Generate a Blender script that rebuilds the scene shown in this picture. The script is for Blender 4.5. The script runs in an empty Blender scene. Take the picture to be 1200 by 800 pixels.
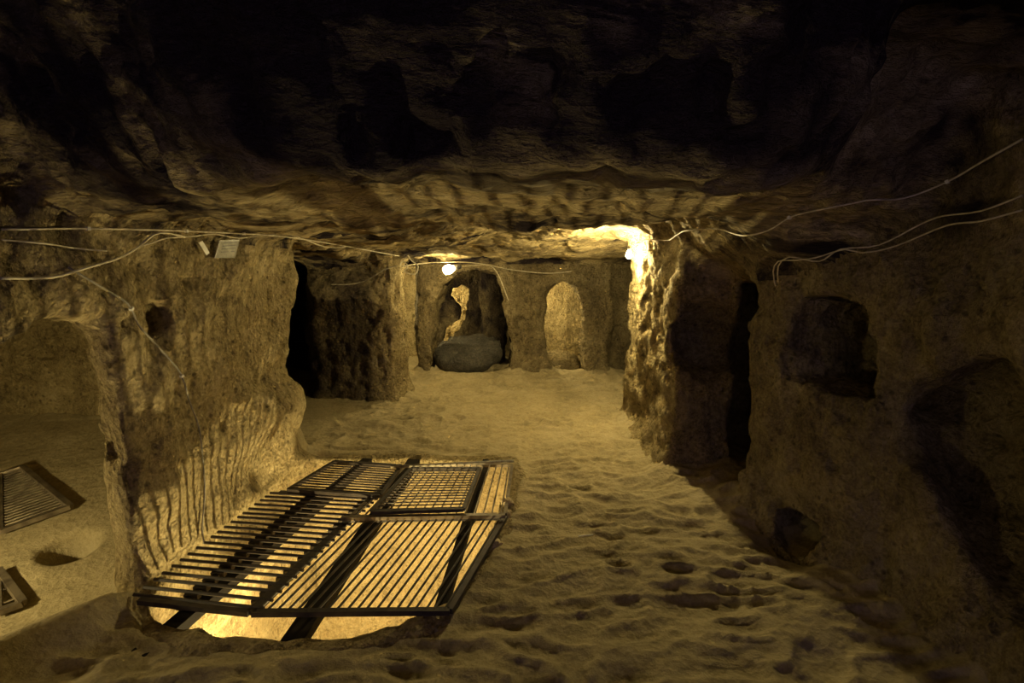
import bpy, bmesh, math, random, time
import numpy as np
from mathutils import Vector, Matrix, Quaternion
from mathutils.bvhtree import BVHTree
T0 = time.time()
S = bpy.context.scene
COL = S.collection
random.seed(7)

# ------------------------------------------------------------------ camera
CAMZ, PITCH, F = 1.6, math.radians(7.6), 600.0
cam = bpy.data.cameras.new('camera'); cam.lens = 18.0; cam.sensor_width = 36.0
cam.clip_start = 0.05
camo = bpy.data.objects.new('camera', cam); COL.objects.link(camo)
camo.location = (0, 0, CAMZ); camo.rotation_euler = (math.pi/2 - PITCH, 0, 0)
S.camera = camo
S.view_settings.view_transform = 'Standard'; S.view_settings.look = 'None'
S.view_settings.gamma = 1.0; S.view_settings.use_curve_mapping = False
S.view_settings.exposure = 3.2

# ------------------------------------------------------------------ world: very dim violet shadow fill, added through the end left open behind
w = bpy.data.worlds.new('world'); S.world = w; w.use_nodes = True
bg = w.node_tree.nodes['Background']
bg.inputs[0].default_value = (0.36, 0.27, 0.55, 1); bg.inputs[1].default_value = 0.18

# lamp powers (W) used by the bulb builder
BULBS = {'pillar': 30, 'corner': 100, 'pit': 215, 'side': 34, 'behind': 3.5, 'far_left': 90, 'far_right': 60, 'gap': 45}
LAMP_COL = (1.0, 0.79, 0.355)

# ------------------------------------------------------------------ materials
def mat(name): 
    m = bpy.data.materials.new(name); m.use_nodes = True
    return m, m.node_tree.nodes, m.node_tree.links, m.node_tree.nodes['Principled BSDF']

def ramp(N, pts):
    r = N.new('ShaderNodeValToRGB'); e = r.color_ramp.elements
    e[0].position, e[0].color = pts[0][0], (*pts[0][1], 1)
    e[1].position, e[1].color = pts[-1][0], (*pts[-1][1], 1)
    for p, c in pts[1:-1]:
        x = e.new(p); x.color = (*c, 1)
    return r

def rock_mat(name, base, dark, pale, bump=1.0, soot_shade=0.0, stretch=(1, 1, 1), pit=1.0, soot_shade_col=(0.028, 0.02, 0.022), lo=.43, hi=.6, strokes=False):
    m, N, L, P = mat(name)
    tc = N.new('ShaderNodeTexCoord'); mp = N.new('ShaderNodeMapping'); mp.inputs['Scale'].default_value = stretch
    L.new(tc.outputs['Object'], mp.inputs['Vector'])
    def noise(sc, det=4, rough=.6, dist=0.0, vec=mp):
        n = N.new('ShaderNodeTexNoise'); n.inputs['Scale'].default_value = sc; n.inputs['Detail'].default_value = det
        n.inputs['Roughness'].default_value = rough; n.inputs['Distortion'].default_value = dist
        L.new(vec.outputs[0], n.inputs['Vector']); return n
    n1 = noise(2.3, 5, .65, .4); n2 = noise(17, 6, .7); n3 = noise(70, 3, .7)
    vo = N.new('ShaderNodeTexVoronoi'); vo.inputs['Scale'].default_value = 30; L.new(mp.outputs[0], vo.inputs['Vector'])
    r1 = ramp(N, [(.37, [c*.8 for c in dark]), (.5, base), (.64, pale)]); 
    mixf = N.new('ShaderNodeMath'); mixf.operation = 'MULTIPLY_ADD'; mixf.inputs[1].default_value = .35
    h = N.new('ShaderNodeMath'); h.operation = 'MULTIPLY'; h.inputs[1].default_value = .38
    L.new(n1.outputs[0], h.inputs[0]); L.new(n2.outputs[0], mixf.inputs[0]); L.new(h.outputs[0], mixf.inputs[2])
    m3 = N.new('ShaderNodeMath'); m3.operation = 'MULTIPLY_ADD'; m3.inputs[1].default_value = .27; L.new(n3.outputs[0], m3.inputs[0]); L.new(mixf.outputs[0], m3.inputs[2]); L.new(m3.outputs[0], r1.inputs[0])
    col = r1.outputs[0]
    # dark pits in the tuff
    rp = ramp(N, [(.10, (1, 1, 1)), (.22, (0, 0, 0))]); vn = N.new('ShaderNodeTexVoronoi'); vn.inputs['Scale'].default_value = 13
    L.new(mp.outputs[0], vn.inputs['Vector']); vn.inputs['Randomness'].default_value = 1
    L.new(vn.outputs['Distance'], rp.inputs[0])
    mx = N.new('ShaderNodeMix'); mx.data_type = 'RGBA'; mf = N.new('ShaderNodeMath'); mf.operation = 'MULTIPLY'; mf.inputs[1].default_value = .6*pit
    L.new(rp.outputs[0], mf.inputs[0]); L.new(mf.outputs[0], mx.inputs['Factor']); L.new(col, mx.inputs['A']); mx.inputs['B'].default_value = (*[c*.35 for c in dark], 1)
    col = mx.outputs['Result']
    if soot_shade > 0:
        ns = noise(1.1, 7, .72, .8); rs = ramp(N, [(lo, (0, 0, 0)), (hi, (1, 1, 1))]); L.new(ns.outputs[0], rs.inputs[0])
        ms = N.new('ShaderNodeMath'); ms.operation = 'MULTIPLY'; ms.inputs[1].default_value = soot_shade; L.new(rs.outputs[0], ms.inputs[0])
        at = N.new('ShaderNodeAttribute'); at.attribute_name = 'soot_shade'
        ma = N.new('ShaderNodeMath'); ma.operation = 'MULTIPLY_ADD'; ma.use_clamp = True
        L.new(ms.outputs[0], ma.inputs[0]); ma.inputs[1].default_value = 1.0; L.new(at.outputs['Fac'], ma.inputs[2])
        m2 = N.new('ShaderNodeMix'); m2.data_type = 'RGBA'; L.new(ma.outputs[0], m2.inputs['Factor']); L.new(col, m2.inputs['A']); m2.inputs['B'].default_value = (*soot_shade_col, 1)
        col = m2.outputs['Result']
    L.new(col, P.inputs['Base Color'])
    P.inputs['Roughness'].default_value = .92; P.inputs['Specular IOR Level'].default_value = .15
    prev = None
    if strokes:
        mp2 = N.new('ShaderNodeMapping'); mp2.inputs['Scale'].default_value = (1, 1, .28); L.new(tc.outputs['Object'], mp2.inputs['Vector'])
        ns_ = noise(26, 4, .7, .3, mp2); bs = N.new('ShaderNodeBump'); bs.inputs['Strength'].default_value = 1; bs.inputs['Distance'].default_value = .09
        L.new(ns_.outputs[0], bs.inputs['Height']); prev = bs
    for src, st, di in ((n2.outputs[0], .9*bump, .05*bump), (vo.outputs['Distance'], .6*bump, .022*bump), (n3.outputs[0], .7*bump, .012*bump)):
        b = N.new('ShaderNodeBump'); b.inputs['Strength'].default_value = min(1, st); b.inputs['Distance'].default_value = di
        L.new(src, b.inputs['Height'])
        if prev: L.new(prev.outputs[0], b.inputs['Normal'])
        prev = b
    L.new(prev.outputs[0], P.inputs['Normal'])
    return m

M_ROCK = rock_mat('tuff_rock', (.45, .355, .18), (.19, .14, .07), (.70, .58, .34), soot_shade=.22, bump=1.7, strokes=True, lo=.5, hi=.7)
M_CEIL = rock_mat('sooty_ceiling_rock', (.45, .355, .18), (.18, .13, .07), (.72, .59, .34), soot_shade=.8, bump=1.6, lo=.5, hi=.62, stretch=(.45, 1.3, 1.2))
M_SAND = rock_mat('trodden_sand', (.29, .24, .135), (.22, .18, .10), (.37, .31, .19), bump=.55, pit=0)
M_PIT = rock_mat('pit_rock', (.36, .275, .14), (.20, .15, .075), (.50, .40, .22), bump=1.3, pit=.5)
M_STONE = rock_mat('dark_basalt', (.07, .063, .05), (.02, .018, .015), (.2, .18, .14), bump=1.6, pit=.4)
M_STONE.node_tree.nodes['Principled BSDF'].inputs['Specular IOR Level'].default_value = .6
M_STONE.node_tree.nodes['Principled BSDF'].inputs['Roughness'].default_value = .5
M_PALE = rock_mat('pale_loose_stone', (.5, .4, .24), (.3, .23, .13), (.62, .52, .34), bump=.8)

def simple(name, c, rough=.5, metal=0.0, nscale=None, c2=None):
    m, N, L, P = mat(name)
    P.inputs['Roughness'].default_value = rough; P.inputs['Metallic'].default_value = metal
    n = N.new('ShaderNodeTexNoise'); n.inputs['Scale'].default_value = nscale or 20; n.inputs['Detail'].default_value = 5
    tc = N.new('ShaderNodeTexCoord'); L.new(tc.outputs['Object'], n.inputs['Vector'])
    r = ramp(N, [(.35, c2 or [x*.6 for x in c]), (.65, c)]); L.new(n.outputs[0], r.inputs[0]); L.new(r.outputs[0], P.inputs['Base Color'])
    return m
M_IRON = simple('worn_iron', (.24, .20, .14), .4, .55, 14, (.09, .07, .05))
M_IRON_DARK = simple('dark_rusted_iron', (.05, .038, .03), .6, .4, 18, (.022, .017, .014))
M_WOOD = simple('dark_timber', (.016, .012, .008), .9, 0, 9, (.009, .007, .005))
M_WOOD.node_tree.nodes['Principled BSDF'].inputs['Specular IOR Level'].default_value = .1
M_CABLE = simple('dusty_cream_cable', (.56, .50, .36), .6, 0, 30, (.36, .31, .21))
M_CABLE_DARK = simple('dusty_grey_cable', (.28, .25, .18), .7, 0, 30, (.15, .13, .1))
M_WHITE = simple('white_plastic', (.75, .74, .68), .5, 0, 30, (.6, .58, .5))
M_TAG = simple('translucent_grey_plastic', (.22, .21, .16), .4, 0, 40, (.15, .14, .11))
M_SOCK = simple('socket_bakelite', (.05, .045, .04), .4)
def emis(name, col, st):
    m = bpy.data.materials.new(name); m.use_nodes = True; N = m.node_tree.nodes; N.clear()
    e = N.new('ShaderNodeEmission'); e.inputs[0].default_value = (*col, 1); e.inputs[1].default_value = st
    o = N.new('ShaderNodeOutputMaterial'); m.node_tree.links.new(e.outputs[0], o.inputs[0]); return m

# ------------------------------------------------------------------ helpers
def smooth(x): x = np.clip(x, 0, 1); return x*x*(3-2*x)
def ray(u, v):
    q = (400-v)/F; c, s = math.cos(PITCH), math.sin(PITCH)
    return Vector(((u-600)/F, c + q*s, q*c - s))
def P_(u, v, Y):           # point on the view line at depth Y
    d = ray(u, v); t = Y/d.y
    return Vector((d.x*t, Y, CAMZ + d.z*t))
def G_(u, v, z=0.0):       # point at height z
    d = ray(u, v); t = (z-CAMZ)/d.z
    return Vector((d.x*t, d.y*t, z))
def link(o, parent=None):
    COL.objects.link(o)
    if parent: o.parent = parent
    return o
def mesh_obj(name, verts, faces, m, parent=None, smoothf=False):
    me = bpy.data.meshes.new(name); me.from_pydata([tuple(v) for v in verts], [], faces)
    if m: me.materials.append(m)
    if smoothf: me.shade_smooth()
    return link(bpy.data.objects.new(name, me), parent)
def bm_obj(name, bm, m, parent=None, smoothf=False):
    me = bpy.data.meshes.new(name); bm.to_mesh(me); bm.free()
    if m: me.materials.append(m)
    if smoothf: me.shade_smooth()
    return link(bpy.data.objects.new(name, me), parent)
def empty(name, loc=(0, 0, 0)):
    o = bpy.data.objects.new(name, None); o.location = loc; o.empty_display_size = .1
    return link(o)
def tag(o, label=None, cat=None, group=None, kind=None):
    if label: o['label'] = label
    if cat: o['category'] = cat
    if group: o['group'] = group
    if kind: o['kind'] = kind
    return o

_rng = np.random.default_rng(5)
TAB = _rng.random((64, 64, 64)).astype(np.float32)*2-1
def vnoise(x, y, z):
    xi = np.floor(x).astype(np.int32); yi = np.floor(y).astype(np.int32); zi = np.floor(z).astype(np.int32)
    fx = (x-xi).astype(np.float32); fy = (y-yi).astype(np.float32); fz = (z-zi).astype(np.float32)
    fx = fx*fx*(3-2*fx); fy = fy*fy*(3-2*fy); fz = fz*fz*(3-2*fz)
    x0, x1, y0, y1, z0, z1 = xi & 63, (xi+1) & 63, yi & 63, (yi+1) & 63, zi & 63, (zi+1) & 63
    a = TAB[x0, y0, z0]*(1-fx)+TAB[x1, y0, z0]*fx; b = TAB[x0, y1, z0]*(1-fx)+TAB[x1, y1, z0]*fx
    c = TAB[x0, y0, z1]*(1-fx)+TAB[x1, y0, z1]*fx; d = TAB[x0, y1, z1]*(1-fx)+TAB[x1, y1, z1]*fx
    return (a*(1-fy)+b*fy)*(1-fz)+(c*(1-fy)+d*fy)*fz
def polysdf(px, py, V):    # signed distance to a 2-D polygon, negative inside
    px, py = np.broadcast_arrays(px, py); d = np.full(px.shape, 1e9, np.float32); s = np.zeros(px.shape, bool)
    n = len(V)
    for i in range(n):
        ax, ay = V[i]; bx, by = V[(i+1) % n]; ex, ey = bx-ax, by-ay
        wx, wy = px-ax, py-ay; t = np.clip((wx*ex+wy*ey)/(ex*ex+ey*ey+1e-12), 0, 1)
        d = np.minimum(d, (wx-ex*t)**2+(wy-ey*t)**2)
        c = ((ay > py) != (by > py))
        if ey != 0: s ^= c & (px < ax+ex*(py-ay)/ey)
    d = np.sqrt(d); return np.where(s, -d, d).astype(np.float32)
def smax(a, b, k):
    h = np.clip(.5+.5*(a-b)/k, 0, 1); return b*(1-h)+a*h+k*h*(1-h)
def smin(a, b, k): return -smax(-a, -b, k)

# ------------------------------------------------------------------ the cave, as a field of rock and void
def floor_z(x, y):
    z = np.zeros(np.broadcast(x, y).shape, np.float32)
    # room behind the opening in the left wall lies a little lower and climbs away
    line = (-(x+1.98)*.74 + (y-2.18)*.67)      # >0 towards the left room
    m = smooth(line/.22)*smooth((-1.78-x)/.15)*smooth((4.5-y)/.15)
    room = -.22+.30*np.clip(y-2.5, 0, 2)
    z = z*(1-m)+room*m + .10*np.exp(-((line+.06)/.12)**2)*smooth((-1.8-x)/.1)*smooth((2.5-y)/.2)
    z = z + .07*smooth((y-7.2)/.5)*smooth((8.15-y)/.2) - .06*smooth((y-8.0)/.3)
    # banked talus before the right pillar and the base of the right wall
    z = z - .16*np.exp(-(((x-1.72)/.2)**2+((y-2.93)/.22)**2))
    z = z + .10*np.exp(-(((x-1.75)/.5)**2+((y-3.75)/.3)**2))
    z = z - .42*np.exp(-(((x+2.74)/.12)**2+((y-2.98)/.10)**2)**2)
    return z.astype(np.float32)
def ceil_z(x, y):
    yl = np.interp(x, [-3, -1.85, -1.2, -.6, 0, .55, .9, 1.12, 1.3, 1.8, 2.4], [2.5, 2.15, 1.78, 1.42, 1.36, 1.36, 1.55, 1.95, 2.3, 2.5, 2.5])
    c = 1.89 + .5*smooth((yl-y)/.42)
    c = c + .15*smooth((y-3.25+.25*x)/.35)*smooth((6.4-y)/1.3)*smooth((x+.9)/.7)
    c = c - .06*smooth((y-6.0)/.8) - .10*smooth((y-4.5)/.3)*smooth((-1.5-x)/.3)
    c = c - .40*smooth((x-1.05)/.6)*smooth((y-2.45)/.9)*smooth((5.1-y)/.6)
    return c.astype(np.float32)
PIT = [(-1.76, 2.34), (-1.62, 2.18), (-1.3, 2.08), (-.75, 2.10), (-.42, 2.18), (-.24, 2.6), (-.10, 3.2), (.0, 3.95), (-.06, 4.25), (-1.0, 4.32), (-1.70, 4.30), (-1.80, 4.0), (-1.80, 3.2), (-1.80, 2.6)]
HALL = [(-1.86, -4.2), (-1.86, 1.0), (-1.85, 3.2), (-1.86, 4.25), (-1.97, 4.5), (-2.5, 4.75), (-3.7, 4.9), (-3.8, 6.3), (-3.5, 8.2),
        (-2.8, 8.2), (-2.62, 6.6), (-2.45, 6.42), (-1.5, 6.32), (-1.36, 6.5), (-1.58, 7.4), (-1.9, 8.5), (-1.55, 8.5), (-1.47, 7.9), (-1.22, 7.83),
        (0, 7.86), (.55, 7.9), (1.15, 7.85), (1.52, 7.9), (1.6, 8.25), (2.6, 8.3), (2.6, 6.3), (1.6, 6.1), (1.32, 5.75), (1.27, 4.9),
        (1.29, 3.97), (1.70, 3.97), (1.64, 3.6), (1.62, 3.38), (1.66, 3.25), (1.75, 2.84), (1.93, 2.4), (1.92, 1.8), (1.85, 1), (1.95, -4.2)]
ROOM = [(-1.6, 1.72), (-1.6, 2.27), (-1.93, 2.36), (-2.05, 2.46), (-2.35, 3.3), (-3.2, 4.25), (-5.2, 4.4), (-5.3, 1.0), (-3.2, .9), (-2.3, 1.5)]
def axis(*seg):
    out = []
    for a, b, h in seg: out += list(np.arange(a, b-1e-6, h))
    return np.array(out, np.float32)
gx = axis((-5.6, -2.3, .07), (-2.3, 2.3, .03), (2.3, 3.3, .07))
gy = axis((-3.9, 1.0, .14), (1.0, 5.0, .03), (5.0, 8.8, .04), (8.8, 11.8, .06))
gz = axis((-2.3, 2.7, .03))
X = gx[:, None, None]; Y = gy[None, :, None]; Z = gz[None, None, :]
X2, Y2 = gx[:, None], gy[None, :]
pit2 = polysdf(X2, Y2, PIT)
# low-frequency wandering of the plan
wx = .07*vnoise(X2*1.1+3, Y2*1.1, np.zeros(1)+.5) ; wy = .05*vnoise(X2*1.2, Y2*1.2+9, np.zeros(1)+.5)
hall2 = polysdf(X2+wx*.3, Y2+wy*.3, HALL)
fz2 = floor_z(X2, Y2) - .16*smooth((pit2-.10)/.12); cz2 = ceil_z(X2, Y2)
flare = .10*np.exp(-np.clip(Z, 0, 3)/.13)
D = smax(hall2[:, :, None] + flare, np.maximum(Z-cz2[:, :, None], fz2[:, :, None]-Z), .13)
room2 = polysdf(X2, Y2, ROOM)
rc = (1.44+.12*smooth((-2.3-X2)/.6)+0*Y2)[:, :, None]
D = smin(D, smax(room2[:, :, None], np.maximum(Z-rc, fz2[:, :, None]-Z), .12), .04)
D = smin(D, smax(pit2[:, :, None] - .20*smooth((-Z-.35)/.5), np.maximum(Z-.3, -2.1-Z), .05), .03)
# back wall arches and rooms behind, drawn on the plane Y=7.9
def prism(px, yplane, y0, y1, k=.04):
    V = [(P_(u, v, yplane).x, P_(u, v, yplane).z) for u, v in px]
    s = polysdf(gx[:, None], gz[None, :], V)[:, None, :]
    return smax(s, np.maximum(Y-y1, y0-Y), k)
A1 = [(507, 452), (506, 400), (511, 362), (520, 336), (535, 323), (560, 318), (580, 321), (590, 345), (597, 380), (599, 412), (597, 452)]
A2 = [(652, 445), (644, 420), (640, 395), (640, 345), (648, 331), (665, 327), (677, 334), (683, 355), (684, 400), (682, 445)]
slot = polysdf(X2, Y2, [(1.4, 3.5), (1.62, 3.46), (2.95, 3.5), (2.95, 4.7), (2.0, 4.7), (1.76, 4.0), (1.72, 3.9), (1.4, 3.9)])[:, :, None]
D = smin(D, smax(slot, np.maximum(Z-1.56, fz2[:, :, None]-Z), .05), .03)
D = smin(D, prism(A1, 7.9, 7.6, 8.6), .05); D = smin(D, prism(A2, 7.9, 7.6, 8.6), .05)
def boxv(x0, x1, y0, y1, z0, z1, k=.12):
    return smax(np.maximum(x0-X, X-x1), smax(np.maximum(y0-Y, Y-y1), np.maximum(z0-Z, Z-z1), k), k)
D = smin(D, boxv(-3.0, -.02, 8.4, 10.0, -.1, 1.72), .04)          # room behind the left arch
D = smin(D, boxv(.16, 2.2, 8.35, 9.9, -.1, 1.7), .04)             # room behind the right arch
D = smin(D, boxv(-2.6, .0, 10.4, 11.3, -.1, 1.7), .04)            # lit chamber further back
SOP = [(520, 404), (522, 387), (530, 380), (537, 374), (539, 360), (533, 354), (527, 346), (529, 339), (540, 331), (552, 336), (553, 347), (548, 358), (547, 374), (541, 382), (531, 390), (530, 404)]
D = smin(D, prism(SOP, 10.0, 9.8, 10.6, .03), .03)
def ell(c, r):
    q = np.sqrt(((X-c[0])/r[0])**2+((Y-c[1])/r[1])**2+((Z-c[2])/r[2])**2); return (q-1)*min(r)
def carve(c, r, k=.04):
    global D
    D = smin(D, ell(c, r), k)
def add(c, r, k=.08):
    global D
    D = smax(D, -ell(c, r), k)
carve((1.53, 3.98, 1.10), (.27, .30, .33), .06)                   # round niche in the right pillar
nich = [(P_(u, v, 2.85).y, P_(u, v, 2.85).z) for u, v in ((0, 0), (0, 0))]
# square-bottomed niche in the right wall
add((.82, 8.62, -.02), (.4, .3, .28), .06); add((-.33, 9.3, .9), (.25, .3, 1.6), .04)
s = polysdf(gy[:, None], gz[None, :], [(2.52, .93), (3.12, .93), (3.16, 1.15), (3.05, 1.44), (2.85, 1.5), (2.66, 1.42)])[None, :, :]
D = smin(D, smax(s, np.maximum(1.4-X, X-2.18), .04), .03)
carve((1.86, 2.90, .02), (.22, .22, .17), .04)                    # hole at the wall's foot
carve((2.06, 2.05, .8), (.20, .36, .5), .16)                    # shallow scoop further along
carve((-2.0, 2.66, 1.37), (.34, .11, .12), .015); carve((-1.97, 2.43, 1.31), (.3, .07, .07), .015)
carve((-1.90, 4.0, .56), (.12, .05, .05), .02); carve((-2.0, 2.46, .72), (.05, .12, .035), .015)
carve((2.3, 7.6, .5), (.5, .6, .6), .1)
add((-1.97, 3.8, .50), (.19, .75, .22), .10)                      # bulging bench at the end of the left wall
add((-2.0, 4.25, 1.6), (.2, .3, .35), .1)
D = smax(D, -ell((-1.90, 3.1, -.33), (.22, .9, .30)), .06)       # lip of rock between pit and wall
# uneven rock, in a band round the surface only
band = np.abs(D) < .22; I, J, K = np.nonzero(band)
x, y, z = gx[I], gy[J], gz[K]
dn = .050*vnoise(x*2.2, y*2.2, z*2.2)+.030*vnoise(x*5+7, y*5, z*5)
D[I, J, K] += dn*np.where(z < .02, .4, 1)
print('field', D.shape, round(time.time()-T0, 1))

# ------------------------------------------------------------------ surface nets
def nets(D, gx, gy, gz):
    sg = D < 0
    nx, ny, nz = [n-1 for n in D.shape]
    any_ = np.zeros((nx, ny, nz), bool); all_ = np.ones((nx, ny, nz), bool)
    for a in (0, 1):
        for b in (0, 1):
            for c in (0, 1):
                q = sg[a:a+nx, b:b+ny, c:c+nz]; any_ |= q; all_ &= q
    act = any_ & ~all_; I, J, K = np.nonzero(act)
    idx = np.full(act.shape, -1, np.int32); idx[I, J, K] = np.arange(len(I))
    vals = {(a, b, c): D[I+a, J+b, K+c] for a in (0, 1) for b in (0, 1) for c in (0, 1)}
    acc = np.zeros((len(I), 3), np.float32); cnt = np.zeros(len(I), np.float32)
    cs = list(vals)
    for p in cs:
        for ax in range(3):
            if p[ax] == 0:
                q = list(p); q[ax] = 1; q = tuple(q); a, b = vals[p], vals[q]
                m = (a < 0) != (b < 0); t = np.where(m, a/np.where(m, a-b, 1), 0)
                e = np.tile(np.array(p, np.float32), (len(I), 1)); e[:, ax] = t
                acc += e*m[:, None]; cnt += m
    acc /= cnt[:, None]
    V = np.stack([gx[I]+acc[:, 0]*(gx[I+1]-gx[I]), gy[J]+acc[:, 1]*(gy[J+1]-gy[J]), gz[K]+acc[:, 2]*(gz[K+1]-gz[K])], 1)
    F_ = []
    def quads(m, o, cells):
        i, j, k = np.nonzero(m)
        i, j, k = i+o[0], j+o[1], k+o[2]
        f = np.stack([idx[i+c[0], j+c[1], k+c[2]] for c in cells], 1); return f, (i, j, k)
    s = sg
    for ax in range(3):
        sl0 = [slice(1, -1)]*3; sl1 = [slice(1, -1)]*3; sl0[ax] = slice(0, -1); sl1[ax] = slice(1, None)
        a, b = s[tuple(sl0)], s[tuple(sl1)]; o = [1, 1, 1]; o[ax] = 0
        e1 = [0, 0, 0]; e2 = [0, 0, 0]; e1[(ax+1) % 3] = -1; e2[(ax+2) % 3] = -1
        e12 = [e1[i]+e2[i] for i in range(3)]
        cells = [e12, e2, (0, 0, 0), e1]
        f, _ = quads(a & ~b, o, cells); F_.append(f[:, ::-1])
        f, _ = quads(~a & b, o, cells); F_.append(f)
    return V, np.concatenate(F_)
V, Q = nets(D, gx, gy, gz)
def vnormals(V, Q):
    n = np.cross(V[Q[:, 2]]-V[Q[:, 0]], V[Q[:, 3]]-V[Q[:, 1]])
    N = np.zeros_like(V)
    for c in range(4): 
        for a in range(3): N[:, a] += np.bincount(Q[:, c], n[:, a], len(V))
    return N/(np.linalg.norm(N, axis=1, keepdims=True)+1e-9), n
VN0, fn = vnormals(V, Q)
fc = V[Q].mean(1); fnn = fn/(np.linalg.norm(fn, axis=1, keepdims=True)+1e-9)
# drop the rock floor that lies under the sand
fpit = polysdf(fc[:, 0], fc[:, 1], PIT)
hid = (fc[:, 2] < floor_z(fc[:, 0], fc[:, 1])-.09) & (fpit > .09) & (fc[:, 2] > -.6) & (fc[:, 0] > -9) & (VN0[Q[:, 0], 2] > .6)
Q = Q[~hid]; fc = fc[~hid]
# fine displacement along the normal
def rough(V, N):
    x, y, z = V.T
    ceil = smooth((-N[:, 2]-.3)/.4)
    r = lambda a: 1-np.abs(a)*2
    d1 = vnoise(x*4.3, y*4.3, z*4.3)*.016+vnoise(x*9, y*9, z*9)*.018+vnoise(x*20+5, y*20, z*20)*.014
    pit = -np.clip(vnoise(x*13+2, y*13, z*11+4)-.3, 0, 1)*.08
    strata = vnoise(x*1.6, y*9+1.5*x, z*8)*.022+vnoise(x*4, y*22+3*x, z*14)*.012
    # vertical pick marks on the walls
    chis = vnoise((x+y)*11, (x-y)*11, z*2.6)*.014
    return (d1+pit)+strata*ceil+chis*(1-ceil)
amp = np.where((V[:, 2] < -.05), .5, 1.0)
amp = amp*(1-.62*smooth((-1.5-V[:, 0])/.1)*smooth((4.6-V[:, 1])/.2)*smooth((.62-V[:, 2])/.2)*smooth((V[:, 0]+2.2)/.1))
amp = amp*(1-.6*smooth((.3-polysdf(V[:, 0], V[:, 1], PIT))/.1)*(V[:, 2] > -.3)*(V[:, 2] < .06))
V = V + VN0*(rough(V, VN0)*amp)[:, None]
VN, _ = vnormals(V, Q)
print('nets', len(V), len(Q), round(time.time()-T0, 1))

# patchy smoke-black zone over the standing place, plus shade painted into recesses
def soot_shade_of(V):
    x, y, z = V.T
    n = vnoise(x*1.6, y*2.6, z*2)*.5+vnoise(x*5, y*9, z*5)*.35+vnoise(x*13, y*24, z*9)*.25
    base = smooth((z-1.78)/.15)*(smooth((2.15-y)/.6)*.66+ .05) + smooth((x-1.15)/.3)*smooth((z-1.75)/.3)*smooth((2.9-y)/.6)*.5 + smooth((-1.0-x)/.4)*smooth((2.5-y)/.4)*smooth((z-1.6)/.2)*.4 + smooth((x-1.45)/.15)*smooth((3.7-y)/.2)*.22*(z < 1.9)*(1+.8*vnoise(x*3, y*3, z*3))  # sooty near ceiling; left ceiling and right wall also toned darker
    rec = smooth((-1.55-x)/.3)*smooth((y-4.5)/.3)*.72*(y < 8.3) + smooth((y-8.3)/.3)*.8*(y < 10.3)*(x > -1.5)*(x < .05) + .38*smooth((y-7.5)/.2)*(y < 8.6)  # shade of left recess and arch room put into the colour; back wall toned darker
    nich = smooth(1.15-np.sqrt(((x-1.55)/.36)**2+((y-4.0)/.4)**2+((z-1.1)/.42)**2))*.6  # shade inside the round niche, painted as darkening
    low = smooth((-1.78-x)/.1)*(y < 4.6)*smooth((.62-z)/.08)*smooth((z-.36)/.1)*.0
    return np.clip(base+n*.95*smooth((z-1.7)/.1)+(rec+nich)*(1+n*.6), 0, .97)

# ------------------------------------------------------------------ cut the surface into named objects
cx, cy, cz = fc.T; nz_ = VN0[Q[:, 0], 2]
cls = np.full(len(Q), 'wall_back', dtype='<U24')
cls[(cx < -1.2) & (cy < 6.0)] = 'wall_left'
cls[(cx > 0.6) & (cy < 7.0)] = 'wall_right'
cls[(cy < 5) & (cx < 0) & (cx > -1.2)] = 'wall_left'
cls[(cx < -2.05) & (cy < 4.55)] = 'wall_side_room'
cls[(cx < -2.6) & (cy > 4.55)] = 'wall_recess'
cls[(cx > -2.75) & (cx < -1.33) & (cy > 6.0) & (cy < 8.35)] = 'pillar_a'
cls[(cx > -1.75) & (cx < -1.1) & (cy > 7.65) & (cy < 8.5) & (cx > -1.62-(cy-8.2)*.3)] = 'pillar_b'
cls[(cx > -.16) & (cx < .60) & (cy > 7.5) & (cy < 8.6)] = 'pillar_c'
cls[(cx > 1.05) & (cx < 1.62) & (cy > 7.5) & (cy < 8.5)] = 'pillar_d'
cls[(cx > 1.1) & (cx < 1.9) & (cy > 3.7) & (cy < 6.1) & ((cx < 1.81))] = 'pillar_e'
cls[(cy >= 8.62)] = 'wall_rear'
top = (cz > ceil_z(cx, cy)-.10) & (cy < 8.6) | ((nz_ < -.62) & (cz > 1.35) & (cy < 8.3))
cls[top] = 'ceiling'
cls[(nz_ < -.6) & (cz > 1.3) & (cx < -2.0) & (cy < 4.6)] = 'ceiling'
cls[(cy > 8.6) & (nz_ < -.6) & (cz > 1.5)] = 'ceiling'
cls[(fpit[~hid] < .35) & (cz < -.07)] = 'wall_pit'
cls[(nz_ > .6) & (cz < .12) & (cz > -.35) & (fpit[~hid] < .3) & (fpit[~hid] > -.05)] = 'trim_pit_rim'
def cut(name, mask, m):
    f = Q[mask]; u, inv = np.unique(f, return_inverse=True); f = inv.reshape(f.shape)
    me = bpy.data.meshes.new(name)
    me.vertices.add(len(u)); me.vertices.foreach_set('co', V[u].astype(np.float32).ravel())
    me.loops.add(f.size); me.loops.foreach_set('vertex_index', f.astype(np.int32).ravel())
    me.polygons.add(len(f)); me.polygons.foreach_set('loop_start', np.arange(0, f.size, 4, dtype=np.int32))
    me.polygons.foreach_set('loop_total', np.full(len(f), 4, np.int32))
    me.update(calc_edges=True); me.validate()
    at = me.attributes.new('soot_shade', 'FLOAT', 'POINT'); at.data.foreach_set('value', soot_shade_of(V[u]).astype(np.float32))
    me.shade_smooth(); me.normals_split_custom_set_from_vertices([tuple(n) for n in VN[u].tolist()])
    me.materials.append(m)
    return link(bpy.data.objects.new(name, me))
SOLID = {}
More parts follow.
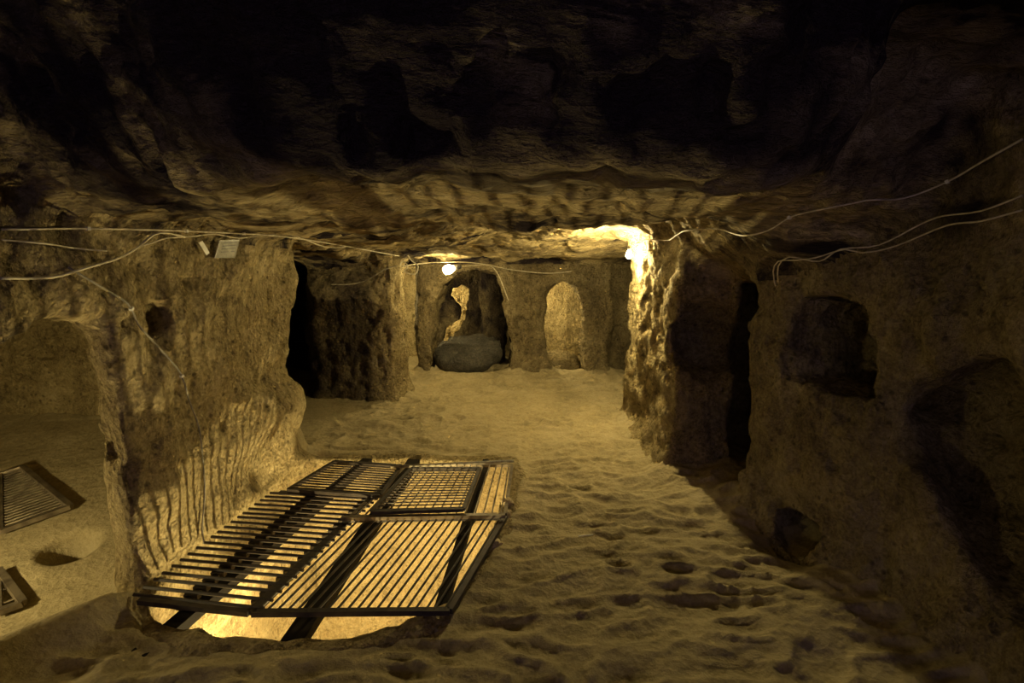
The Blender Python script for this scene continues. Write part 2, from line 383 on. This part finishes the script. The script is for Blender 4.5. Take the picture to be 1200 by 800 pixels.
PIL = {'pillar_a': 'broad rough rock pillar in shadow beside the dark left recess',
       'pillar_b': 'slim rock pillar just left of the arch with the millstone',
       'pillar_c': 'rock pillar standing between the two arches of the back wall',
       'pillar_d': 'rock pillar right of the narrow right arch in the back wall',
       'pillar_e': 'massive rock pillar with a round niche, lit along its left edge by a bulb'}
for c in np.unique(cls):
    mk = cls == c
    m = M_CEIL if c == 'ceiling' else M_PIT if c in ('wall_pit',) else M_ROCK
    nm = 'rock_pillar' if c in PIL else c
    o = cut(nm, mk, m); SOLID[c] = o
    if c in PIL: tag(o, PIL[c], 'pillar')
    else: tag(o, kind='structure')
print('cut', round(time.time()-T0, 1))

# ------------------------------------------------------------------ sand floor: height field with trampled ripples
def ripples(x, y):
    a = smooth((y-1.5)/.3)
    w = .12*vnoise(x*2.2, y*2.2, 0*x+3.3)
    n = vnoise(x*4.6+w*10+y*.8, y*11+w*14, 0*x+1.5); m = vnoise(x*11+4, y*24+w*10, 0*x+7.5); k = vnoise(x*2.1, y*4.3, 0*x+11.5)
    r = -np.tanh(np.abs(n)*2.4)*.040 - np.tanh(np.abs(m)*2.4)*.014 + k*.028
    room = smooth((-1.8-x)/.2)
    return (r+.02)*(1-room*.9) + .012*room*k
def hgrid(x0, x1, y0, y1, h):
    xs = np.arange(x0, x1+1e-6, h); ys = np.arange(y0, y1+1e-6, h*(1.0)); return xs, ys
def axis2(*seg): return np.array(list(axis(*seg))+[seg[-1][1]], np.float32)
sx = axis2((-5.4, -3.2, .06), (-3.2, -2.0, .025), (-2.0, 2.1, .016), (2.1, 3.0, .06)); sy = axis2((-3.9, 1.2, .1), (1.2, 4.6, .016), (4.6, 8.3, .025), (8.3, 10.7, .08))
GX, GY = np.meshgrid(sx, sy, indexing='ij')
pd = polysdf(GX, GY, PIT)
# distance to rock just above the floor, for sand banked against the walls
kz = int(np.argmin(abs(gz-.2)))
from_i = np.clip(np.searchsorted(gx, sx)-1, 0, len(gx)-2); from_j = np.clip(np.searchsorted(gy, sy)-1, 0, len(gy)-2)
rd = D[from_i][:, from_j, kz]
H = floor_z(GX, GY)+ripples(GX, GY)*smooth(pd/.25) + .07*np.exp(-np.clip(-rd, 0, 2)/.09)*smooth(pd/.3)
edge = .03*vnoise(GX*7, GY*7, GX*0+2.2)
H = H - .10*smooth((.10-pd)/.10)
keep = (pd+edge > .015) & (rd < .35)
fq = keep[:-1, :-1] & keep[1:, :-1] & keep[1:, 1:] & keep[:-1, 1:]
ii, jj = np.nonzero(fq); nY = len(sy)
q = np.stack([ii*nY+jj, (ii+1)*nY+jj, (ii+1)*nY+jj+1, ii*nY+jj+1], 1)
FV = np.stack([GX, GY, H], -1).reshape(-1, 3)
u, inv = np.unique(q, return_inverse=True); q = inv.reshape(q.shape); FV = FV[u]
me = bpy.data.meshes.new('floor'); me.vertices.add(len(FV)); me.vertices.foreach_set('co', FV.astype(np.float32).ravel())
me.loops.add(q.size); me.loops.foreach_set('vertex_index', q.astype(np.int32).ravel())
me.polygons.add(len(q)); me.polygons.foreach_set('loop_start', np.arange(0, q.size, 4, dtype=np.int32)); me.polygons.foreach_set('loop_total', np.full(len(q), 4, np.int32))
me.update(calc_edges=True); me.shade_smooth(); me.materials.append(M_SAND)
floor = tag(link(bpy.data.objects.new('floor', me)), kind='structure')
print('floor', len(q), round(time.time()-T0, 1))

# ray casting onto the built rock, to lay cables and stones on it
allV = np.concatenate([V, FV]); allQ = np.concatenate([Q, q+len(V)])
TREE = BVHTree.FromPolygons(allV.tolist(), allQ.tolist())
def hit(u, v, off=.0):
    d = ray(u, v).normalized(); p, n, i, t = TREE.ray_cast(Vector((0, 0, CAMZ)), d)
    if p is None: return None
    if n.dot(d) > 0: n = -n
    return p+n*off
print('bvh', round(time.time()-T0, 1))

# ------------------------------------------------------------------ tubes, bars, cables
def tube(pts, r, seg=6, cap=True):
    vs, fs = [], []; n = len(pts); up = Vector((0, 0, 1))
    for i, p in enumerate(pts):
        p = Vector(p); t = (Vector(pts[min(i+1, n-1)])-Vector(pts[max(i-1, 0)])).normalized()
        a = t.cross(up); a = a.normalized() if a.length > .05 else t.cross(Vector((1, 0, 0))).normalized(); b = t.cross(a)
        for k in range(seg):
            th = 2*math.pi*k/seg; vs.append(p+a*math.cos(th)*r+b*math.sin(th)*r)
    for i in range(n-1):
        for k in range(seg):
            k2 = (k+1) % seg; fs.append((i*seg+k, i*seg+k2, (i+1)*seg+k2, (i+1)*seg+k))
    if cap: fs.append(tuple(range(seg))[::-1]); fs.append(tuple((n-1)*seg+k for k in range(seg)))
    return vs, fs
def barbox(a, b, wd, ht):     # rectangular bar from a to b
    a, b = Vector(a), Vector(b); t = (b-a).normalized(); s = t.cross(Vector((0, 0, 1))).normalized(); up = s.cross(t)
    vs = []
    for p in (a, b):
        for i, j in ((-1, -1), (1, -1), (1, 1), (-1, 1)): vs.append(p+s*i*wd/2+up*j*ht/2)
    fs = [(0, 1, 2, 3)[::-1], (4, 5, 6, 7), (0, 1, 5, 4), (1, 2, 6, 5), (2, 3, 7, 6), (3, 0, 4, 7)]
    return vs, fs
def catmull(P, n=6):
    P = [Vector(p) for p in P]; out = []
    for i in range(len(P)-1):
        a, b, c, d = P[max(i-1, 0)], P[i], P[i+1], P[min(i+2, len(P)-1)]
        for k in range(n):
            t = k/n; out.append(.5*((2*b)+(c-a)*t+(2*a-5*b+4*c-d)*t*t+(3*b-a-3*c+d)*t**3))
    out.append(P[-1]); return out
def surf_cable(name, px, r, m, label, group=None, off=None, Ys=None, clips=()):
    off = off if off is not None else r+.012
    if Ys: pts = catmull([P_(p[0], p[1], y) for p, y in zip(px, Ys)], 7)
    else:
        c2 = catmull([(p[0], p[1], 0) for p in px], 4); run = [c2[0]]
        for p in c2[1:]:
            if (p-run[-1]).length > 6: run.append(p)
        C = Vector((0, 0, CAMZ)); ds, ts = [], []
        for p in run:
            h = hit(p.x, p.y, 0); d = ray(p.x, p.y).normalized()
            if h: ds.append(d); ts.append((h-C).length)
        n = len(ts); med = [sorted(ts[max(0, i-3):i+4])[len(ts[max(0, i-3):i+4])//3] for i in range(n)]
        ts = [min(a, b) for a, b in zip(ts, med)]
        for _ in range(2): ts = [min(ts[i], (ts[max(i-1, 0)]+ts[i]+ts[min(i+1, n-1)])/3) for i in range(n)]
        pts = [C+d*(t-off*1.3) for d, t in zip(ds, ts)]
    vs, fs = tube(pts, r, 6)
    root = empty(name, pts[0]); tag(root, label, 'cable', group)
    mesh_obj('sheath', [v-Vector(pts[0]) for v in vs], fs, m, root, True)
    for c in clips:
        h = hit(c[0], c[1], 0)
        if not h: continue
        q_ = min(pts, key=lambda p: (p-h).length); i = pts.index(q_)
        t = (pts[min(i+1, len(pts)-1)]-pts[max(i-1, 0)]).normalized()
        vs, fs = barbox(q_-t*.006, q_+t*.006, r*3.2, r*3.4); mesh_obj('clip', [v-Vector(pts[0]) for v in vs], fs, M_WHITE, root)
    return root

# ------------------------------------------------------------------ bulbs
def bulb(key, loc, label, r=.032, col=LAMP_COL, hang=None, tilt=(0, 0, 0)):
    loc = Vector(loc); root = empty('light_bulb', loc); tag(root, label, 'lamp'); root.rotation_euler = tilt
    bm = bmesh.new(); prof = [(0, -.052), (.018, -.048), (.028, -.036), (.032, -.02), (.030, -.004), (.022, .012), (.015, .024), (.013, .03)]
    rings = []
    for rr, zz in prof[1:]: rings.append([bm.verts.new((rr*r/.032*math.cos(a*math.pi/5), rr*r/.032*math.sin(a*math.pi/5), zz*r/.032)) for a in range(10)])
    b0 = bm.verts.new((0, 0, -.052*r/.032))
    for k in range(10): bm.faces.new((b0, rings[0][(k+1) % 10], rings[0][k]))
    for a, b in zip(rings, rings[1:]):
        for k in range(10): bm.faces.new((a[k], a[(k+1) % 10], b[(k+1) % 10], b[k]))
    area = 4*math.pi*r*r
    rad = BULBS[key]/(math.pi*area)/6.0
    bmesh.ops.recalc_face_normals(bm, faces=bm.faces)
    bm_obj('glass_bulb', bm, emis('glowing_bulb_'+key, col, rad), root, True)
    vs, fs = tube([(0, 0, .028*r/.032), (0, 0, .075*r/.032)], .017*r/.032, 10); mesh_obj('socket', vs, fs, M_SOCK, root, True)
    if hang:
        vs, fs = tube([(0, 0, .07*r/.032), tuple(Vector(hang)-loc)], .004, 5); mesh_obj('flex', vs, fs, M_CABLE, root, True)
    return root
bulb('pillar', P_(528, 315, 7.0), 'bare glowing bulb over the left arch beside the slim pillar', .065, tilt=(0, math.radians(75), 0))
bulb('corner', P_(737, 297, 5.05), 'bare glowing bulb at the top of the lit pillar edge', .03, hang=P_(737, 282, 5.05))
bulb('pit', (-1.09, 2.65, -1.05), 'hidden bulb hanging low in the pit under the grates', .013, hang=(-1.09, 2.65, .02))
bulb('side', (-3.2, 1.95, .36), 'bulb in the side room beyond the left wall', .03, hang=(-3.2, 1.95, 1.5))
bulb('far_left', (-1.9, 10.8, 1.2), 'bulb in the farthest chamber behind the left arch', .03, hang=(-1.9, 10.8, 1.6))
bulb('far_right', (.32, 8.9, 1.3), 'bulb in the chamber behind the right arch', .03, hang=(.32, 8.9, 1.6))
bulb('behind', (-.7, -1.6, 1.8), 'added fill bulb hanging unseen behind the viewpoint', .03, hang=(-.7, -1.6, 2.3))  # added lamp out of view, brightens the right wall and pillar front
bulb('gap', (-2.2, 8.8, 1.3), 'bulb behind the broad shadowed pillar', .03, hang=(-2.2, 8.8, 1.6))

# ------------------------------------------------------------------ grates over the pit
ZG = .045
def barmesh(a, b, kind, r):
    return tube([a, b], r, 6) if kind == 'round' else barbox(a, b, r*2, r*1.6)
def grate(name, c4, z, nbars, along, frame_r, bar_r, label, group=None, over=0.0, rails=(), open_left=False, m=M_IRON, zf=None, kind='round', skip=(), brackets=()):
    """c4: near-left, near-right, far-right, far-left as (x, y). along='x': bars run from left side to right side"""
    NL, NR, FR, FL = [Vector((p[0], p[1], z)) for p in c4]
    root = empty(name, NL); tag(root, label, 'grate', group)
    L = lambda vs: [Vector(v)-NL for v in vs]
    for a, b in ((NL, NR), (NR, FR), (FR, FL), (FL, NL))[:3 if open_left else 4]:
        vs, fs = barbox(a, b, frame_r*2, frame_r*1.7); mesh_obj('frame_bar', L(vs), fs, m, root)
    for t in rails:
        if along == 'x': a, b = NL.lerp(NR, t), FL.lerp(FR, t)
        else: a, b = NL.lerp(FL, t), NR.lerp(FR, t)
        dz = Vector((0, 0, -frame_r*1.2)); vs, fs = barbox(a+dz, b+dz, frame_r*2, frame_r*1.5); mesh_obj('rail', L(vs), fs, m, root)
    for i in range(nbars):
        t = (i+.5)/nbars + random.uniform(-.004, .004)
        if i in skip: continue
        if along == 'x': a, b = NL.lerp(FL, t), NR.lerp(FR, t)
        else: a, b = NL.lerp(NR, t), FL.lerp(FR, t)
        d = (b-a).normalized(); a, b = a-d*over, b+d*over
        a = a+Vector((0, 0, frame_r*.6)); b = b+Vector((0, 0, frame_r*.6))
        vs, fs = barmesh(a, b, kind, bar_r); mesh_obj('bar', L(vs), fs, m, root)
    for tb, sz in brackets:
        for i in range(nbars):
            t = (i+.5)/nbars; a, b = NL.lerp(FL, t), NR.lerp(FR, t); p = a.lerp(b, tb)
            vs, fs = barbox(p-Vector((sz*.8, 0, .012)), p+Vector((sz*.8, 0, -.012)), sz*.85, .03); mesh_obj('bracket', L(vs), fs, m, root)
    return root
g = lambda u, v, z=ZG: tuple(G_(u, v, z)[:2])
# timber joists under the grates
for k, (a, b, wd, lab) in enumerate([((-1.60, 1.98), (-1.27, 4.32), .085, 'dark timber joist under the ladder-like left grates'),
                                     ((-.98, 1.98), (-.86, 4.30), .10, 'dark timber joist under the middle of the grates'),
                                     ((-.36, 2.12), (-.22, 4.34), .06, 'dark timber joist under the right edge of the grates')]):
    zj = -.035 if k < 2 else -.03
    vs, fs = barbox((a[0], a[1], zj), (b[0], b[1], zj), wd, .05); o = mesh_obj('timber_joist', vs, fs, M_WOOD); tag(o, lab, 'beam')
grate('steel_grate', [g(163, 704), g(292, 718), g(436, 583), g(328, 577)], ZG, 20, 'x', .014, .0088,
      'long left steel grate of crosswise bars resting along the rock ledge', over=.055, open_left=True, rails=(.36,), m=M_IRON_DARK, brackets=((.36, .042), (.95, .03)))
grate('steel_grate', [g(338, 574, .075), g(446, 581, .075), g(470, 546, .075), g(392, 541, .075)], .075, 13, 'x', .014, .0062,
      'small steel grate at the far left corner with pale tube frame', over=.0, rails=(.42,), m=M_IRON_DARK)
grate('steel_grate', [g(296, 718), g(527, 716), g(592, 606), g(409, 609)], ZG, 20, 'y', .015, .0065,
      'large front steel grate of lengthwise bars over the brightest part of the pit', rails=(), m=M_IRON_DARK)
grate('steel_grate', [g(411, 606, .05), g(592, 603, .05), g(600, 545, .05), g(473, 546, .05)], .05, 17, 'y', .012, .006,
      'steel grate of lengthwise bars behind the front one, partly under a lattice grate', m=M_IRON)
grate('steel_grate', [g(436, 600, .11), g(543, 597, .11), g(562, 549, .11), g(482, 549, .11)], .11, 16, 'x', .013, .0042,
      'small steel grate laid crosswise on top, forming a lattice', over=.0, m=M_IRON_DARK)
a, b = G_(458, 547, .10), G_(602, 540, .13); vs, fs = tube([a, b], .013, 8)
tag(mesh_obj('steel_rod', vs, fs, M_CABLE_DARK, None, True), 'loose steel rod lying askew along the far edge of the grates', 'rod')
a, b = G_(400, 607, .085), G_(592, 604, .085); vs, fs = barbox(a, b, .03, .022)
tag(mesh_obj('steel_bar', vs, fs, M_IRON), 'flat steel bar laid across the middle of the grates', 'bar')

# side-room grates
def flat_grate(px, label, n):
    pts = [hit(*p, .035) for p in px]
    NL, NR, FR, FL = pts; root = empty('floor_grate', NL); tag(root, label, 'grate')
    L = lambda vs: [Vector(v)-NL for v in vs]
    for a, b in ((NL, NR), (NR, FR), (FR, FL), (FL, NL)):
        vs, fs = barbox(a, b, .035, .03); mesh_obj('frame_bar', L(vs), fs, M_IRON, root)
    for i in range(n):
        t = (i+.5)/n; a, b = NL.lerp(FL, t), NR.lerp(FR, t); vs, fs = tube([a, b], .007, 6); mesh_obj('bar', L(vs), fs, M_IRON, root)
flat_grate([(2, 628), (85, 598), (28, 552), (2, 560)], 'rusty bar grate lying flat on the side room floor', 22)
flat_grate([(1, 722), (30, 712), (2, 672), (0, 680)], 'second framed grate at the left edge of the picture', 3)

# ------------------------------------------------------------------ stones
def stone(name, loc, r, label, cat, m, seed=0, rot=(0, 0, 0), sub=3, am=.18):
    bm = bmesh.new(); bmesh.ops.create_icosphere(bm, subdivisions=sub, radius=1)
    for v in bm.verts:
        n = vnoise(np.array([v.co.x*1.7+seed]), np.array([v.co.y*1.7]), np.array([v.co.z*1.7]))[0]*am+vnoise(np.array([v.co.x*5+seed]), np.array([v.co.y*5]), np.array([v.co.z*5]))[0]*am*.35
        v.co *= 1+n; v.co = Vector((v.co.x*r[0], v.co.y*r[1], v.co.z*r[2]))
    o = bm_obj(name, bm, m, None, True); o.location = loc; o.rotation_euler = rot
    return tag(o, label, cat)
for k, (u, v, r, lab) in enumerate([(594, 590, (.045, .035, .03), 'larger pale loose stone by the right edge of the grates'),
                                    (592, 604, (.05, .04, .03), 'pale loose stone just in front of the larger one'),
                                    (581, 640, (.03, .05, .03), 'long pale stone set at the near right edge of the pit')]):
    h = hit(u, v, .012); stone('loose_stone', h, r, lab, 'stone', M_PALE, seed=k*3, rot=(0, 0, k))
# millstone
bm = bmesh.new(); R, TH = .56, .17; nseg = 40
prof = [(.0, TH), (.35, TH), (.75, TH*.96), (.92, TH*.80), (1.0, TH*.35), (1.0, -TH*.35), (.93, -TH*.85), (.7, -TH), (0, -TH)]
rings = []
for rr, zz in prof[1:-1]:
    ring = []
    for k in range(nseg):
        a = 2*math.pi*k/nseg; x, y = math.cos(a)*rr*R, math.sin(a)*rr*R
        nn = vnoise(np.array([x*5]), np.array([y*5]), np.array([zz*6]))[0]*.05+vnoise(np.array([x*14]), np.array([y*14]), np.array([zz*14]))[0]*.045
        ring.append(bm.verts.new((x*(1+nn), y*(1+nn), zz+nn*.9)))
    rings.append(ring)
t, b = bm.verts.new((0, 0, TH)), bm.verts.new((0, 0, -TH))
for k in range(nseg):
    k2 = (k+1) % nseg; bm.faces.new((t, rings[0][k], rings[0][k2])); bm.faces.new((b, rings[-1][k2], rings[-1][k]))
    for r0, r1 in zip(rings, rings[1:]): bm.faces.new((r0[k], r1[k], r1[k2], r0[k2]))
o = bm_obj('millstone', bm, M_STONE, None, True); o.location = P_(549, 414, 8.25); o.rotation_euler = (math.radians(12), math.radians(-7), 0)
tag(o, 'big round dark grey millstone lying tilted in the left arch', 'millstone')

# ------------------------------------------------------------------ cables
surf_cable('power_cable', [(2, 269), (60, 268), (120, 268), (200, 270), (270, 273), (330, 277), (385, 285), (430, 293), (468, 300)], .0045, M_CABLE,
           'cream cable running straight along the top of the left wall', clips=((100, 268), (200, 270), (265, 272)))
surf_cable('power_cable', [(2, 326), (60, 325), (100, 314), (140, 302), (165, 287), (180, 275), (195, 273), (222, 279)], .0055, M_CABLE,
           'thick cream cable swinging up across the left wall from the picture edge')
surf_cable('power_cable', [(165, 288), (180, 284), (195, 279), (225, 277), (250, 274), (262, 276), (280, 279), (300, 277), (340, 275), (380, 289), (410, 289)], .0035, M_CABLE,
           'thin cream cable sagging behind the hanging plastic tag')
surf_cable('power_cable', [(2, 281), (50, 285), (64, 287), (90, 291), (125, 294)], .0035, M_CABLE,
           'short cream cable below the straight one at the far left')
surf_cable('power_cable', [(80, 313), (105, 328), (125, 340), (150, 356), (162, 380), (175, 395), (205, 428), (215, 445), (222, 470), (233, 500), (238, 540), (240, 580), (237, 620), (240, 640)], .005, M_CABLE_DARK,
           'grey cable hanging down the left wall to the pit', clips=((150, 355), (211, 436)))
surf_cable('power_cable', [(743, 288), (757, 281), (785, 281), (800, 271), (840, 268), (870, 276), (900, 270), (925, 255), (945, 249), (1000, 238), (1020, 234), (1060, 232), (1110, 213), (1150, 190), (1198, 163)], .0045, M_CABLE,
           'cream cable rising across the upper right wall from the bulb', clips=((1112, 208), (930, 253)))
surf_cable('power_cable', [(909, 335), (906, 318), (912, 306), (930, 305), (955, 302), (990, 292), (1010, 296), (1050, 288), (1110, 264), (1150, 259), (1198, 246)], .0042, M_CABLE,
           'lower of the two paired thin cables on the right wall')
surf_cable('power_cable', [(912, 330), (912, 312), (925, 301), (960, 306), (985, 292), (1030, 287), (1080, 262), (1105, 253), (1150, 247), (1198, 229)], .0042, M_CABLE,
           'upper of the two paired thin cables on the right wall')
surf_cable('power_cable', [(388, 333), (410, 333), (430, 328), (450, 316), (466, 311)], .006, M_CABLE_DARK, 'slack cable looping out of the dark left recess', Ys=[6.1]*5)
surf_cable('power_cable', [(470, 312), (500, 308), (540, 307), (570, 310), (600, 316), (640, 320), (670, 318)], .007, M_CABLE,
           'thin cable strung above the arches of the back wall', Ys=[6.5, 6.8, 7.0, 7.3, 7.6, 7.7, 7.7])
surf_cable('power_cable', [(540, 312), (572, 311), (583, 320), (590, 336), (596, 352)], .007, M_CABLE, 'short cable drooping from the bulb down the arch edge', Ys=[7.0, 7.4, 7.6, 7.7, 7.75])
surf_cable('power_cable', [(468, 312), (472, 306), (478, 312), (474, 318), (486, 321), (490, 312), (482, 305), (478, 299)], .007, M_CABLE, 'tangled knot of white cable at the top of the shadowed pillar', Ys=[6.15]*8)

# hanging tags on the left wall
h1, h2, h3, h4 = [hit(*p, .03) for p in ((248, 303), (272, 304), (276, 278), (253, 277))]
def plate(name, q4, th, m, label, cat, parent=None):
    a, b, c, d = [Vector(p) for p in q4]; n = (b-a).cross(d-a).normalized()*th
    vs = [a, b, c, d, a+n, b+n, c+n, d+n]; fs = [(3, 2, 1, 0), (4, 5, 6, 7), (0, 1, 5, 4), (1, 2, 6, 5), (2, 3, 7, 6), (3, 0, 4, 7)]
    o = mesh_obj(name, vs, fs, m, parent)
    if label: tag(o, label, cat)
    return o
Yt = h1.y
root = empty('plastic_tag', h4); tag(root, 'grey see-through plastic tag hanging from the cable on the left wall', 'tag')
q4 = [p-h4 for p in (h1, h2, h3, h4)]
plate('sheet', q4, .002, M_TAG, None, None, root)
e = [q4[0], q4[3]]; vs, fs = tube(e, .0025, 6); mesh_obj('edge_rod', vs, fs, M_WHITE, root)
for k in range(4):
    t = .15+.17*k; a, b = q4[3].lerp(q4[0], t)+(q4[1]-q4[0])*.2, q4[2].lerp(q4[1], t)-(q4[1]-q4[0])*.15
    vs, fs = barbox(a+Vector((.004, 0, 0)), b+Vector((.004, 0, 0)), .002, .004); mesh_obj('print_line', vs, fs, M_SOCK, root)
pts = [hit(*p, .03) for p in ((236, 297), (240, 294), (231, 281), (226, 283))]
plate('cable_tag', pts, .004, M_WHITE, 'small white tag hanging tilted from the cable end', 'tag')
# litter on the sand
a, b = hit(678, 629, .006), hit(695, 627, .006); vs, fs = tube([a, b], .0035, 6)
tag(mesh_obj('straw', vs, fs, M_WHITE), 'tiny white stick lying on the sand right of the grates', 'litter')
print('done', round(time.time()-T0, 1))
